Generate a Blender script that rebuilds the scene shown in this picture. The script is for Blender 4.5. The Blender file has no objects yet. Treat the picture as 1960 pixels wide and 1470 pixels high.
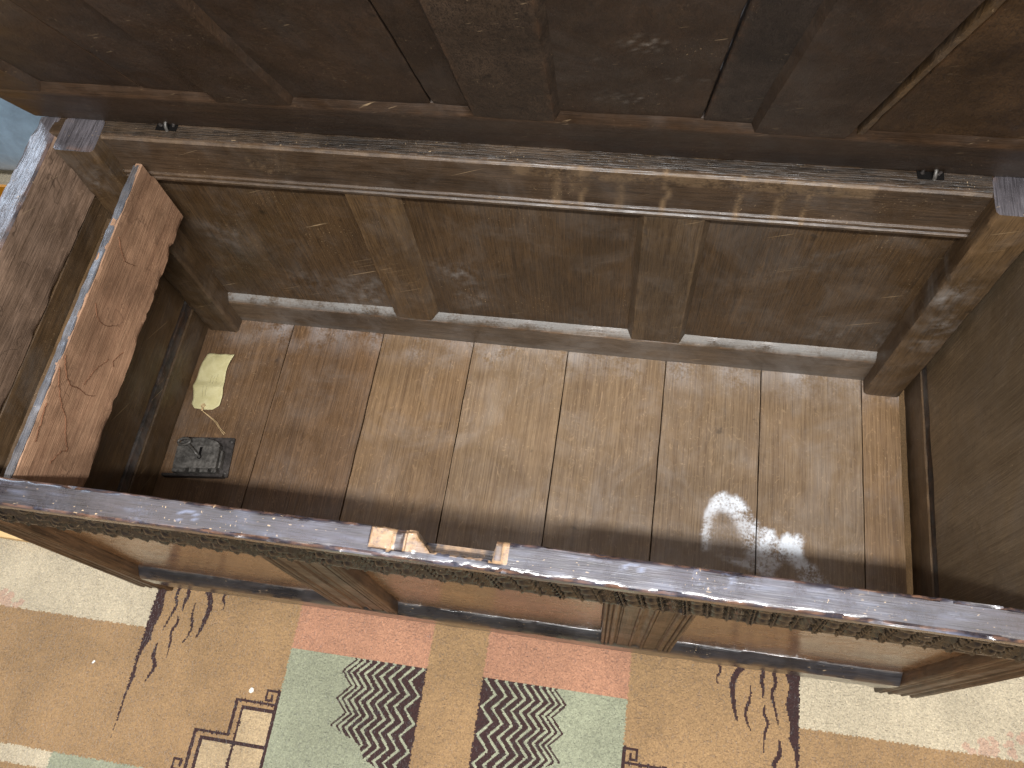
import bpy, bmesh, math, random
import numpy as np
from mathutils import Vector, Matrix, noise, Euler
random.seed(7); rng = np.random.default_rng(7)
scn = bpy.context.scene
COL = scn.collection
R = math.radians

# ------------------------------------------------------------------ camera
cam_d = bpy.data.cameras.new('camera'); cam = bpy.data.objects.new('camera', cam_d); COL.objects.link(cam)
cam.location = (0.8813, -0.1984, 1.3762); cam.rotation_euler = (0.4312, 0.0838, 0.1503)
cam_d.sensor_width = 36; cam_d.lens = 29.11; cam_d.clip_start = 0.02; cam_d.clip_end = 60
scn.camera = cam

# ------------------------------------------------------------------ world, lamps, exposure
w = bpy.data.worlds.new('World'); scn.world = w; w.use_nodes = True
bg = w.node_tree.nodes['Background']; bg.inputs[0].default_value = (1.0, 0.90, 0.80, 1); bg.inputs[1].default_value = 0.11

def area(name, loc, target, sx, sy, power, col, xdir=(1, 0, 0)):
    l = bpy.data.lights.new(name, 'AREA'); l.shape = 'RECTANGLE'; l.size = sx; l.size_y = sy
    l.energy = power; l.color = col
    o = bpy.data.objects.new(name, l); COL.objects.link(o); o.location = loc
    z = (Vector(loc) - Vector(target)).normalized(); x = Vector(xdir); x = (x - z * x.dot(z)).normalized(); y = z.cross(x)
    o.rotation_euler = Matrix((x, y, z)).transposed().to_euler(); return o
area('ceiling_tube_lamp', (1.00, -0.58, 2.30), (0.85, 0.1, 0.0), 1.2, 0.07, 84, (0.97, 0.985, 1.0))
area('ceiling_tube_lamp_far', (0.9, -1.05, 2.45), (0.6, 0.0, 0.0), 1.2, 0.05, 20, (0.97, 0.985, 1.0))
area('ceiling_panel_lamp', (0.70, 0.38, 2.45), (0.70, 0.0, 0.0), 2.8, 0.60, 6.5, (0.34, 0.56, 1.0))
area('overhead_fill', (0.8, -0.4, 2.75), (0.8, -0.39, 0.0), 4.2, 3.6, 74, (1.0, 0.86, 0.71))  # added warm fill that lifts the shadows, no fixture of the room
area('side_window_lamp', (-1.9, 1.9, 2.3), (0.0, 0.4, 0.4), 1.2, 1.0, 22, (0.70, 0.82, 1.0))

vs = scn.view_settings; vs.view_transform = 'Standard'; vs.look = 'None'; vs.exposure = 0.0; vs.gamma = 1.0; vs.use_curve_mapping = False

# ------------------------------------------------------------------ helpers
def lin(r, g, b):
    f = lambda c: ((c / 255) / 12.92 if c <= 10 else (((c / 255) + .055) / 1.055) ** 2.4)
    return (f(r), f(g), f(b), 1)
N = lambda x, y, z: noise.noise(Vector((x, y, z)))

class NT:
    def __init__(s, name):
        s.m = bpy.data.materials.new(name); s.m.use_nodes = True; s.t = s.m.node_tree; s.t.nodes.clear()
        s.out = s.n('ShaderNodeOutputMaterial'); s.b = s.n('ShaderNodeBsdfPrincipled'); s.l(s.b.outputs[0], s.out.inputs[0])
    def n(s, k): return s.t.nodes.new(k)
    def l(s, a, b): s.t.links.new(a, b)
    def inp(s, sock, v):
        if hasattr(v, 'is_output'): s.l(v, sock)
        else: sock.default_value = v
    def math(s, op, a, b=0.0, clamp=False):
        q = s.n('ShaderNodeMath'); q.operation = op; q.use_clamp = clamp; s.inp(q.inputs[0], a); s.inp(q.inputs[1], b); return q.outputs[0]
    def vmath(s, op, a, b):
        q = s.n('ShaderNodeVectorMath'); q.operation = op; s.inp(q.inputs[0], a); s.inp(q.inputs[1], b); return q.outputs[0]
    def noise(s, v, scale, detail=4, rough=.55, dist=0.0):
        q = s.n('ShaderNodeTexNoise'); s.l(v, q.inputs['Vector']); q.inputs['Scale'].default_value = scale
        q.inputs['Detail'].default_value = detail; q.inputs['Roughness'].default_value = rough; q.inputs['Distortion'].default_value = dist
        return q.outputs[0]
    def ramp(s, f, a, b, va=0.0, vb=1.0):
        q = s.n('ShaderNodeMapRange'); q.clamp = True; q.interpolation_type = 'SMOOTHSTEP'
        s.l(f, q.inputs[0])
        for i, v in enumerate((a, b, va, vb)): q.inputs[i + 1].default_value = v
        return q.outputs[0]
    def mix(s, f, a, b, mode='MIX'):
        q = s.n('ShaderNodeMix'); q.data_type = 'RGBA'; q.blend_type = mode; s.inp(q.inputs[0], f); s.inp(q.inputs[6], a); s.inp(q.inputs[7], b); return q.outputs[2]
    def attr(s, name):
        q = s.n('ShaderNodeAttribute'); q.attribute_name = name; return q
    def bump(s, h, strength, dist, prev=None):
        q = s.n('ShaderNodeBump'); q.inputs['Strength'].default_value = strength; q.inputs['Distance'].default_value = dist
        s.l(h, q.inputs['Height']); 
        if prev is not None: s.l(prev, q.inputs['Normal'])
        return q.outputs[0]

def oak(name, axis, dark, light, rough=.5, spec=.5, coat=0.0, figure=1.0, streak=1.0, dust=0.0, scratch=.4, stain=(200, 205, 205), wear=(132, 92, 60), raw=(158, 126, 92), bump=.5, mottle=.45, cracks=0.0, fine=False):
    s = NT(name)
    tc = s.n('ShaderNodeTexCoord').outputs['Object']; oi = s.n('ShaderNodeObjectInfo')
    off = s.math('MULTIPLY', oi.outputs['Random'], 37.0)
    cmb = s.n('ShaderNodeCombineXYZ'); s.l(off, cmb.inputs[0]); s.l(s.math('MULTIPLY', off, 1.7), cmb.inputs[1]); s.l(s.math('MULTIPLY', off, .63), cmb.inputs[2])
    P = s.vmath('ADD', tc, cmb.outputs[0])
    i = 'xyz'.index(axis)
    def stretch(al, ac):
        v = [ac] * 3; v[i] = al; return s.vmath('MULTIPLY', P, tuple(v))
    g1 = s.noise(stretch(2.2, 26), 1, 6, .62, .9)
    g2 = s.noise(stretch(6, 150), 1, 4, .6, .4)
    pores = s.noise(stretch(28, 760), 1, 2, .5)
    pores2 = s.noise(stretch(8, 480) if fine else stretch(9, 300), 1, 3, .6, .3)
    mott = s.noise(P, 5.5, 5, .6, .5)
    mott2 = s.noise(P, 24, 5, .65, .2)
    fleck = s.noise(stretch(55, 95), 1, 3, .5, 2.2)
    if fine: g2 = s.noise(stretch(5, 400), 1, 4, .65, .4)
    w1 = .22 if fine else .55
    f = s.math('ADD', s.math('MULTIPLY', s.ramp(g1, .30, .70), w1), s.math('MULTIPLY', s.ramp(g2, .3, .7), 1 - w1))
    c = s.mix(f, dark, light)
    # medullary flecks, pale and wandering
    c = s.mix(s.math('MULTIPLY', s.ramp(fleck, .60, .72), .30 * figure), c, tuple(min(1, 1.55 * x) for x in light[:3]) + (1,))
    if fine:   # thin curling ray lines
        ray = s.noise(stretch(9, 48), 1, 2, .5, 1.6); near = s.math('ABSOLUTE', s.math('SUBTRACT', ray, .52))
        gate = s.ramp(s.noise(stretch(3, 14), 1, 2, .5), .46, .62)
        c = s.mix(s.math('MULTIPLY', s.math('MULTIPLY', s.ramp(near, .016, .0), gate), .55), c, tuple(min(1, 1.5 * x) for x in light[:3]) + (1,))
    c = s.mix(s.math('MULTIPLY', s.ramp(pores, .50, .36), .55 * streak), c, tuple(.38 * x for x in dark[:3]) + (1,))
    c = s.mix(s.math('MULTIPLY', s.ramp(pores2, .46, .34), .42 * streak), c, tuple(.5 * x for x in dark[:3]) + (1,))
    # broad uneven ageing
    k = s.ramp(mott, .28, .72, 1 - mottle, 1 + mottle)
    k2 = s.ramp(mott2, .3, .7, 1 - mottle * .4, 1 + mottle * .4)
    kk = s.math('MULTIPLY', k, k2)
    if fine: kk = s.math('MULTIPLY', kk, s.math('ADD', s.math('MULTIPLY', oi.outputs['Random'], .26), .87))
    kc = s.n('ShaderNodeCombineColor'); [s.l(kk, kc.inputs[j]) for j in range(3)]
    c = s.mix(1.0, c, kc.outputs[0], 'MULTIPLY')
    # dark ink-like spots and bruises
    spot = s.noise(P, 38, 3, .5, .3)
    c = s.mix(s.ramp(spot, .70, .80, 0, .65), c, tuple(.3 * x for x in dark[:3]) + (1,))
    # grey grime film
    if dust > 0:
        dn = s.noise(P, 9, 6, .7, .6)
        c = s.mix(s.ramp(dn, .42, .74, 0, dust), c, lin(158, 153, 148))
    # fine pale scratches in two directions
    if scratch > 0:
        for a, (u, v) in enumerate(((0.6, 1.1), (-.5, .35))):
            rt = s.n('ShaderNodeVectorRotate'); rt.rotation_type = 'EULER_XYZ'; s.l(P, rt.inputs[0]); rt.inputs['Rotation'].default_value = (u, v, u + .9 * v)
            sv = s.vmath('MULTIPLY', rt.outputs[0], (5, 420, 420)); sn = s.noise(sv, 1, 1, .4)
            gate = s.ramp(s.noise(P, 11 + 7 * a, 2, .5), .50, .68)
            c = s.mix(s.math('MULTIPLY', s.math('MULTIPLY', s.ramp(sn, .70, .78), gate), scratch), c, lin(196, 168, 130))
    if cracks > 0:
        wv = s.n('ShaderNodeTexVoronoi'); wv.feature = 'DISTANCE_TO_EDGE'; wv.inputs['Scale'].default_value = 1
        nv = s.n('ShaderNodeTexNoise'); s.l(P, nv.inputs['Vector']); nv.inputs['Scale'].default_value = 16; nv.inputs['Detail'].default_value = 3
        s.l(s.vmath('ADD', stretch(7, 17), s.vmath('MULTIPLY', nv.outputs['Color'], (2.2, 2.2, 2.2))), wv.inputs['Vector'])
        gate = s.ramp(s.noise(P, 14, 2, .5), .50, .60)
        c = s.mix(s.math('MULTIPLY', s.math('MULTIPLY', s.ramp(wv.outputs[0], .035, .0), gate), cracks), c, tuple(.35 * x for x in dark[:3]) + (1,))
    # painted masks: wear on arrises, bloom / drips, broken raw wood
    wa = s.attr('wear').outputs['Fac']; wn = s.noise(P, 55, 4, .6)
    c = s.mix(s.math('MULTIPLY', s.math('MULTIPLY', s.ramp(wa, .3, 1.0), s.ramp(wn, .38, .66)), .42), c, lin(*wear))
    sa = s.attr('stain').outputs['Fac']; sn = s.noise(P, 230, 4, .7)
    sm = s.math('MULTIPLY', sa, s.ramp(s.math('ADD', s.math('MULTIPLY', sn, .7), s.math('MULTIPLY', s.ramp(mott2, .3, .7), .3)), .30, .62))
    c = s.mix(sm, c, lin(*stain))
    ra = s.attr('raw').outputs['Fac']
    c = s.mix(s.math('MULTIPLY', s.ramp(ra, .25, .75), s.ramp(s.noise(P, 130, 5, .75), .3, .6, .35, 1.0)), c, lin(*raw))
    s.l(c, s.b.inputs['Base Color'])
    ro = s.math('ADD', s.ramp(mott2, .3, .7, rough - .10, rough + .12), s.math('MULTIPLY', s.math('MAXIMUM', sm, ra), .35), True)
    s.l(ro, s.b.inputs['Roughness'])
    s.b.inputs['Specular IOR Level'].default_value = spec
    if coat > 0:
        s.b.inputs['Coat Weight'].default_value = coat; s.b.inputs['Coat Roughness'].default_value = .16; s.b.inputs['Coat IOR'].default_value = 1.65
    h = s.math('ADD', s.math('ADD', s.math('MULTIPLY', pores, .5), s.math('MULTIPLY', pores2, .5)), s.math('MULTIPLY', mott2, .9))
    nb = s.bump(h, bump, .0016)
    s.l(nb, s.b.inputs['Normal'])
    if coat > 0: s.l(nb, s.b.inputs['Coat Normal'])
    return s.m

D1, L1 = lin(70, 46, 26), lin(114, 82, 52)
M = {}
for ax in 'xyz':
    M['inner_' + ax] = oak('aged_oak_inside_' + ax, ax, lin(62, 46, 29), lin(90, 69, 45), rough=.50, dust=.12, spec=.45, stain=((176, 146, 104) if ax == 'x' else (150, 146, 142)), mottle=.3, streak=.8, wear=(118, 92, 66))
    M['lid_' + ax] = oak('aged_oak_lid_' + ax, ax, lin(42, 30, 20), lin(60, 43, 29), rough=.5, spec=.4, dust=.05, mottle=.35, streak=.8, wear=(84, 60, 40), stain=(150, 140, 128))
    M['front_' + ax] = oak('polished_dark_oak_' + ax, ax, lin(44, 31, 21), lin(90, 65, 43), rough=.42, spec=.4, coat=0.0, wear=(140, 96, 58), dust=.0)
M['ledge'] = oak('dusty_lit_oak_ledge', 'x', lin(64, 51, 38), lin(90, 74, 57), rough=.42, dust=.2, spec=.6, stain=(132, 132, 130), mottle=.3, streak=.8)
M['backrail'] = oak('aged_oak_back_rail', 'x', lin(50, 38, 27), lin(74, 57, 41), rough=.44, dust=.08, spec=.5, stain=(150, 122, 88), mottle=.2, streak=.9, wear=(112, 92, 70))
M['inpanel'] = oak('dark_back_panel', 'z', lin(51, 37, 22), lin(77, 57, 35), rough=.48, dust=.10, spec=.45, stain=(146, 142, 138), mottle=.22, streak=.9, fine=True, figure=.4, scratch=.5)
M['lid_grey'] = oak('lid_grey_oak', 'z', lin(46, 35, 26), lin(70, 55, 42), rough=.55, spec=.35, streak=1.4)
M['lid_dark'] = oak('lid_dark_oak', 'z', lin(33, 26, 22), lin(52, 43, 36), rough=.5, spec=.35)
M['lid_yellow'] = oak('lid_yellow_oak', 'z', lin(50, 34, 20), lin(74, 53, 31), rough=.5, spec=.35)
M['munt_yellow'] = oak('amber_oak_muntin', 'z', lin(68, 50, 31), lin(93, 71, 45), rough=.46, dust=.10, figure=1.6, mottle=.25, wear=(138, 108, 70))
M['munt_tan'] = oak('tan_oak_muntin', 'z', lin(61, 46, 30), lin(84, 66, 45), rough=.46, dust=.12, figure=1.2, mottle=.2, wear=(138, 108, 70))
for nm, d_, l_, du in (('floor', (97, 76, 55), (130, 108, 82), .20), ('floor_half_shaded', (89, 67, 45), (125, 100, 72), .16), ('floor_shaded', (76, 55, 36), (109, 83, 58), .12)):  # darker variants put the light's falloff into the board colour
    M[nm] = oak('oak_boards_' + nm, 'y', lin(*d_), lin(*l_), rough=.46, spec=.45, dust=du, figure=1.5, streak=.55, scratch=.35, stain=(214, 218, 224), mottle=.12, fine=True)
M['till'] = oak('red_oak_till', 'y', lin(132, 98, 75), lin(168, 132, 104), rough=.55, spec=.4, scratch=.5, cracks=.4, mottle=.3, streak=.5, figure=.9, bump=.7, wear=(128, 104, 88))
M['endright'] = oak('brown_end_panel', 'z', lin(96, 78, 57), lin(124, 105, 80), rough=.5, spec=.4, streak=.5, fine=True, dust=.1, mottle=.18, cracks=.3)
M['endleft'] = oak('red_oak_end', 'y', lin(100, 80, 64), lin(138, 114, 96), rough=.55, spec=.4, cracks=.6, streak=.9)
M['rail'] = oak('worn_polished_rail', 'x', lin(36, 32, 36), lin(62, 57, 64), rough=.30, spec=.9, coat=.7, wear=(160, 116, 84), scratch=.8, bump=.28, mottle=.2, figure=.2, streak=1.2, stain=(104, 112, 136))  # lilac-grey base and bluish stain hold part of the overhead sheen
M['railtop_y'] = oak('worn_polished_end_rail', 'y', lin(52, 49, 51), lin(92, 88, 92), rough=.32, spec=1.0, coat=.9, wear=(170, 120, 84), scratch=.7, bump=.8, mottle=.3, figure=.3)  # grey base carries some of the pale reflection on the tops
M['backtop'] = oak('rough_back_rail', 'x', lin(30, 23, 17), lin(70, 56, 42), rough=.5, spec=.5, bump=1.4, streak=1.6, stain=(176, 142, 96), wear=(120, 84, 52))
M['panel'] = oak('front_panel_oak', 'x', lin(96, 65, 39), lin(132, 94, 60), rough=.22, spec=.7, coat=.5, figure=.5, scratch=.5, bump=.28, mottle=.25)
M['black'] = oak('blackened_oak', 'x', lin(16, 16, 19), lin(38, 36, 40), rough=.34, spec=.9, coat=.8, wear=(132, 98, 64), scratch=.5, stain=(150, 160, 170))
M['carve'] = oak('carved_black_oak', 'x', lin(17, 14, 13), lin(36, 30, 26), rough=.27, spec=.85, coat=0.0, wear=(98, 78, 54), bump=.25)
M['groove'] = oak('dark_groove_oak', 'y', lin(34, 30, 28), lin(58, 52, 48), rough=.7, spec=.2, dust=.3)
M['till_edge'] = oak('slate_dark_edge', 'y', lin(50, 50, 54), lin(92, 94, 100), rough=.36, spec=.8, coat=.5, wear=(120, 104, 88), scratch=.5, bump=.6, mottle=.2, figure=.2)
M['pine'] = oak('pale_pine', 'x', lin(206, 170, 118), lin(232, 202, 152), rough=.6, spec=.3, streak=.3, mottle=.12)

def simple(name, col, rough=.6, metal=0.0, spec=.5, var=.25, scale=60, bump=.3, dist=.001, sheen=0.0):
    s = NT(name); tc = s.n('ShaderNodeTexCoord').outputs['Object']
    a = s.noise(tc, scale, 5, .65, .2); b = s.noise(tc, scale * .17, 4, .6)
    k = s.math('MULTIPLY', s.ramp(a, .3, .7, 1 - var, 1 + var), s.ramp(b, .3, .7, 1 - var, 1 + var))
    kc = s.n('ShaderNodeCombineColor'); [s.l(k, kc.inputs[j]) for j in range(3)]
    s.l(s.mix(1.0, col, kc.outputs[0], 'MULTIPLY'), s.b.inputs['Base Color'])
    s.l(s.ramp(a, .3, .7, max(.05, rough - .12), min(1, rough + .12)), s.b.inputs['Roughness'])
    s.b.inputs['Metallic'].default_value = metal; s.b.inputs['Specular IOR Level'].default_value = spec
    s.b.inputs['Sheen Weight'].default_value = sheen
    s.l(s.bump(a, bump, dist), s.b.inputs['Normal']); return s.m
M['iron'] = simple('grey_brown_iron', lin(84, 80, 75), .5, .3, .5, .35, 160, .5, .0012)
M['iron_dark'] = simple('dark_iron', lin(56, 51, 48), .55, .25, .4, .35, 160, .5, .0012)
M['hole'] = simple('black_void', lin(12, 10, 9), .9, 0, .1, .1)
M['string'] = simple('flax_string', lin(176, 150, 112), .9, 0, .1, .3, 400)
M['pencil'] = simple('pencil_grey', lin(140, 130, 104), .8, 0, .2, .2)
M['crack'] = simple('crack_brown', lin(96, 66, 48), .85, 0, .1, .3, 200)
M['lint'] = simple('white_lint', lin(236, 232, 222), .95, 0, .1, .05)
M['grey_fabric'] = simple('blue_grey_cloth', lin(112, 134, 152), .85, 0, .2, .16, 22, .6, .004, .3)
M['yellow'] = simple('yellow_plastic', lin(160, 108, 16), .45, 0, .5, .05)
M['ground'] = simple('dark_shop_floor', lin(58, 58, 60), .8, 0, .3, .3, 12)
# manila paper
s = NT('manila_paper'); tc = s.n('ShaderNodeTexCoord').outputs['Object']
a = s.noise(tc, 45, 6, .7, .5); b = s.noise(tc, 320, 3, .6)
c = s.mix(s.ramp(a, .35, .7), lin(178, 168, 122), lin(192, 183, 140)); c = s.mix(s.ramp(b, .60, .72, 0, .3), c, lin(186, 168, 110))
s.l(c, s.b.inputs['Base Color']); s.b.inputs['Roughness'].default_value = .75; s.l(s.bump(a, .6, .002), s.b.inputs['Normal']); M['paper'] = s.m
# rug: every knot carries its own wool colour
s = NT('wool_rug'); at = s.attr('wool').outputs['Color']; tc = s.n('ShaderNodeTexCoord').outputs['Object']
a = s.noise(tc, 7, 5, .6, .3); b = s.noise(tc, 420, 3, .7)
k = s.math('MULTIPLY', s.ramp(a, .3, .7, .86, 1.12), s.ramp(b, .3, .7, .85, 1.16))
kc = s.n('ShaderNodeCombineColor'); [s.l(k, kc.inputs[j]) for j in range(3)]
s.l(s.mix(1.0, at, kc.outputs[0], 'MULTIPLY'), s.b.inputs['Base Color']); s.b.inputs['Roughness'].default_value = .85
s.b.inputs['Specular IOR Level'].default_value = .25; s.b.inputs['Sheen Weight'].default_value = .25; s.b.inputs['Sheen Roughness'].default_value = .4
lo = s.noise(tc, 26, 4, .6, .8); s.l(s.bump(b, .8, .003, s.bump(lo, .25, .012)), s.b.inputs['Normal']); M['rug'] = s.m

# ------------------------------------------------------------------ object builders
def finish(name, me, mat, parent=None, origin=(0, 0, 0), smooth=38):
    me.transform(Matrix.Translation(-Vector(origin)))
    if mat is not None and not me.materials: me.materials.append(mat)
    me.polygons.foreach_set('use_smooth', [True] * len(me.polygons)); me.set_sharp_from_angle(angle=R(smooth)); me.update()
    o = bpy.data.objects.new(name, me); COL.objects.link(o)
    o.location = origin
    if parent is not None:
        o.parent = parent
        if parent.type != 'EMPTY' or parent.location.length > 0:
            o.location = Vector(origin) - world_loc(parent)
    return o
def world_loc(o):
    v = Vector((0, 0, 0))
    while o is not None: v += o.location; o = o.parent
    return v
def thing(name, label, cat, loc=(0, 0, 0), group=None):
    o = bpy.data.objects.new(name, None); COL.objects.link(o); o.location = loc; o.empty_display_size = .05
    o['label'] = label; o['category'] = cat
    if group: o['group'] = group
    return o
def tag(o, label, cat, group=None):
    o['label'] = label; o['category'] = cat
    if group: o['group'] = group
    return o

def rect(a0, a1, b0, b1, bev=.002):
    """closed section with eased corners; third value = wear"""
    e = bev
    return [(a0 + e, b0, .6), (a1 - e, b0, .6), (a1, b0 + e, .6), (a1, b1 - e, .6), (a1 - e, b1, .6), (a0 + e, b1, .6), (a0, b1 - e, .6), (a0, b0 + e, .6)]

def loft(name, sect, axis, t0, t1, mat, parent, step=.012, sub=.012, jit=.0006, wear=1.0, mod=None, paint=None, chips=0.0, stations=None, smooth=38, seed=None, tf=None):
    """a bar of the given cross-section, gently uneven along its length like hand-planed oak"""
    sd = random.uniform(0, 50) if seed is None else seed
    ring = []
    n = len(sect)
    for i in range(n):
        a, b = sect[i], sect[(i + 1) % n]
        d = math.hypot(b[0] - a[0], b[1] - a[1]); k = max(1, int(d / sub))
        for j in range(k):
            f = j / k
            wv = (a[2] if len(a) > 2 else .0) if j == 0 else 0.0
            ring.append((a[0] + (b[0] - a[0]) * f, a[1] + (b[1] - a[1]) * f, wv))
    ca = sum(p[0] for p in ring) / len(ring); cb = sum(p[1] for p in ring) / len(ring)
    ts = stations if stations is not None else list(np.linspace(t0, t1, max(2, int((t1 - t0) / step) + 1)))
    verts, wears, stains, raws = [], [], [], []
    m = len(ring)
    for t in ts:
        for (a, b, wv) in ring:
            p = {'x': (t, a, b), 'y': (a, t, b), 'z': (a, b, t)}[axis]
            na = 1 if a > ca else -1; nb = 1 if b > cb else -1
            q = N(p[0] * 7 + sd, p[1] * 7, p[2] * 7) * jit
            if wv > 0: q -= wear * (abs(N(p[0] * 26 + sd, p[1] * 26 + 5, p[2] * 26)) * .0018 + max(0, N(p[0] * 70, p[1] * 70 + sd, p[2] * 70)) * .0012) * wv
            if wv > 0 and chips > 0: q -= chips * max(0, N(p[0] * 15 + sd, p[1] * 15 + 9, p[2] * 15) - .28) * .012 + chips * max(0, N(p[0] * 90 + sd, p[1] * 60, p[2] * 60) - .35) * .006
            a2, b2 = a + na * q, b + nb * q
            p = [(t, a2, b2), (a2, t, b2), (a2, b2, t)]['xyz'.index(axis)]
            p0 = p
            raw = st = 0.0
            if mod: p, raw = mod(p)
            if paint: st = paint(p0)
            verts.append(p if tf is None else tf(p)); wears.append(wv); stains.append(st); raws.append(raw)
    faces = []
    for i in range(len(ts) - 1):
        for j in range(m):
            faces.append((i * m + j, i * m + (j + 1) % m, (i + 1) * m + (j + 1) % m, (i + 1) * m + j))
    faces.append(tuple(range(m))[::-1]); faces.append(tuple((len(ts) - 1) * m + j for j in range(m)))
    me = bpy.data.meshes.new(name); me.from_pydata(verts, [], faces)
    bm = bmesh.new(); bm.from_mesh(me); bmesh.ops.recalc_face_normals(bm, faces=bm.faces[:]); bm.to_mesh(me); bm.free()
    for nm, arr in (('wear', wears), ('stain', stains), ('raw', raws)):
        if any(arr):
            at = me.attributes.new(nm, 'FLOAT', 'POINT'); at.data.foreach_set('value', arr)
    v = np.array(verts); org = tuple((v.min(0) + v.max(0)) / 2)
    return finish(name, me, mat, parent, org, smooth)

def tube(name, pts, r, mat, parent=None, seg=8, closed=False, origin=None):
    pts = [Vector(p) for p in pts]; n = len(pts); verts, faces = [], []
    for i, p in enumerate(pts):
        a = pts[(i - 1) % n] if (closed or i) else p; b = pts[(i + 1) % n] if (closed or i < n - 1) else p
        t = (b - a).normalized(); u = t.cross(Vector((0.31, .2, .93))).normalized(); v = t.cross(u)
        rr = r(i / max(1, n - 1)) if callable(r) else r
        verts += [tuple(p + (u * math.cos(k * 2 * math.pi / seg) + v * math.sin(k * 2 * math.pi / seg)) * rr) for k in range(seg)]
    for i in range(n if closed else n - 1):
        for k in range(seg): faces.append((i * seg + k, i * seg + (k + 1) % seg, ((i + 1) % n) * seg + (k + 1) % seg, ((i + 1) % n) * seg + k))
    if not closed: faces += [tuple(range(seg))[::-1], tuple((n - 1) * seg + k for k in range(seg))]
    me = bpy.data.meshes.new(name); me.from_pydata(verts, [], faces)
    return finish(name, me, mat, parent, tuple(pts[0]) if origin is None else origin, 60)

def smooth_path(pts, k=6):
    out = []; P = [Vector(p) for p in pts]
    for i in range(len(P) - 1):
        a, b, c, d = P[max(0, i - 1)], P[i], P[i + 1], P[min(len(P) - 1, i + 2)]
        for j in range(k):
            t = j / k
            out.append(.5 * ((2 * b) + (c - a) * t + (2 * a - 5 * b + 4 * c - d) * t * t + (3 * b - a - 3 * c + d) * t ** 3))
    out.append(P[-1]); return out

# ------------------------------------------------------------------ the setting
H, D, ZR = .5241, .4896, -.1322
XL, XR = .0155, 1.405            # outer ends of the chest
me = bpy.data.meshes.new('ground'); me.from_pydata([(-6, -6, ZR - .012), (8, -6, ZR - .012), (8, 8, ZR - .012), (-6, 8, ZR - .012)], [], [(0, 1, 2, 3)])
g = finish('ground', me, M['ground']); g['kind'] = 'structure'

# ------------------------------------------------------------------ rug
def srgb_lin(a):
    a = np.asarray(a, float) / 255; return np.where(a <= .04045, a / 12.92, ((a + .055) / 1.055) ** 2.4)
TAN, CREAM, PINK, GREEN, DARK, PALE, CORAL = [srgb_lin(c) for c in ((147, 119, 85), (181, 169, 145), (166, 123, 98), (141, 144, 122), (56, 37, 36), (171, 150, 118), (180, 138, 120))]
def in_poly(px, py, poly):
    ins = np.zeros(px.shape, bool); n = len(poly); j = n - 1
    for i in range(n):
        xi, yi = poly[i]; xj, yj = poly[j]
        if yi != yj:
            ins ^= ((yi > py) != (yj > py)) & (px < (xj - xi) * (py - yi) / (yj - yi) + xi)
        j = i
    return ins
def near_path(px, py, pts, width):
    d = np.full(px.shape, 1e9)
    for k in range(len(pts) - 1):
        ax, ay = pts[k]; bx, by = pts[k + 1]; vx, vy = bx - ax, by - ay
        t = np.clip(((px - ax) * vx + (py - ay) * vy) / (vx * vx + vy * vy + 1e-12), 0, 1)
        wv = width((k + t) / (len(pts) - 1)) if callable(width) else width
        d = np.minimum(d, np.hypot(px - ax - t * vx, py - ay - t * vy) - wv)
    return d < 0
def sp2(pts): return [(p.x, p.y) for p in smooth_path([(a, b, 0) for a, b in pts], 6)]
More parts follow.
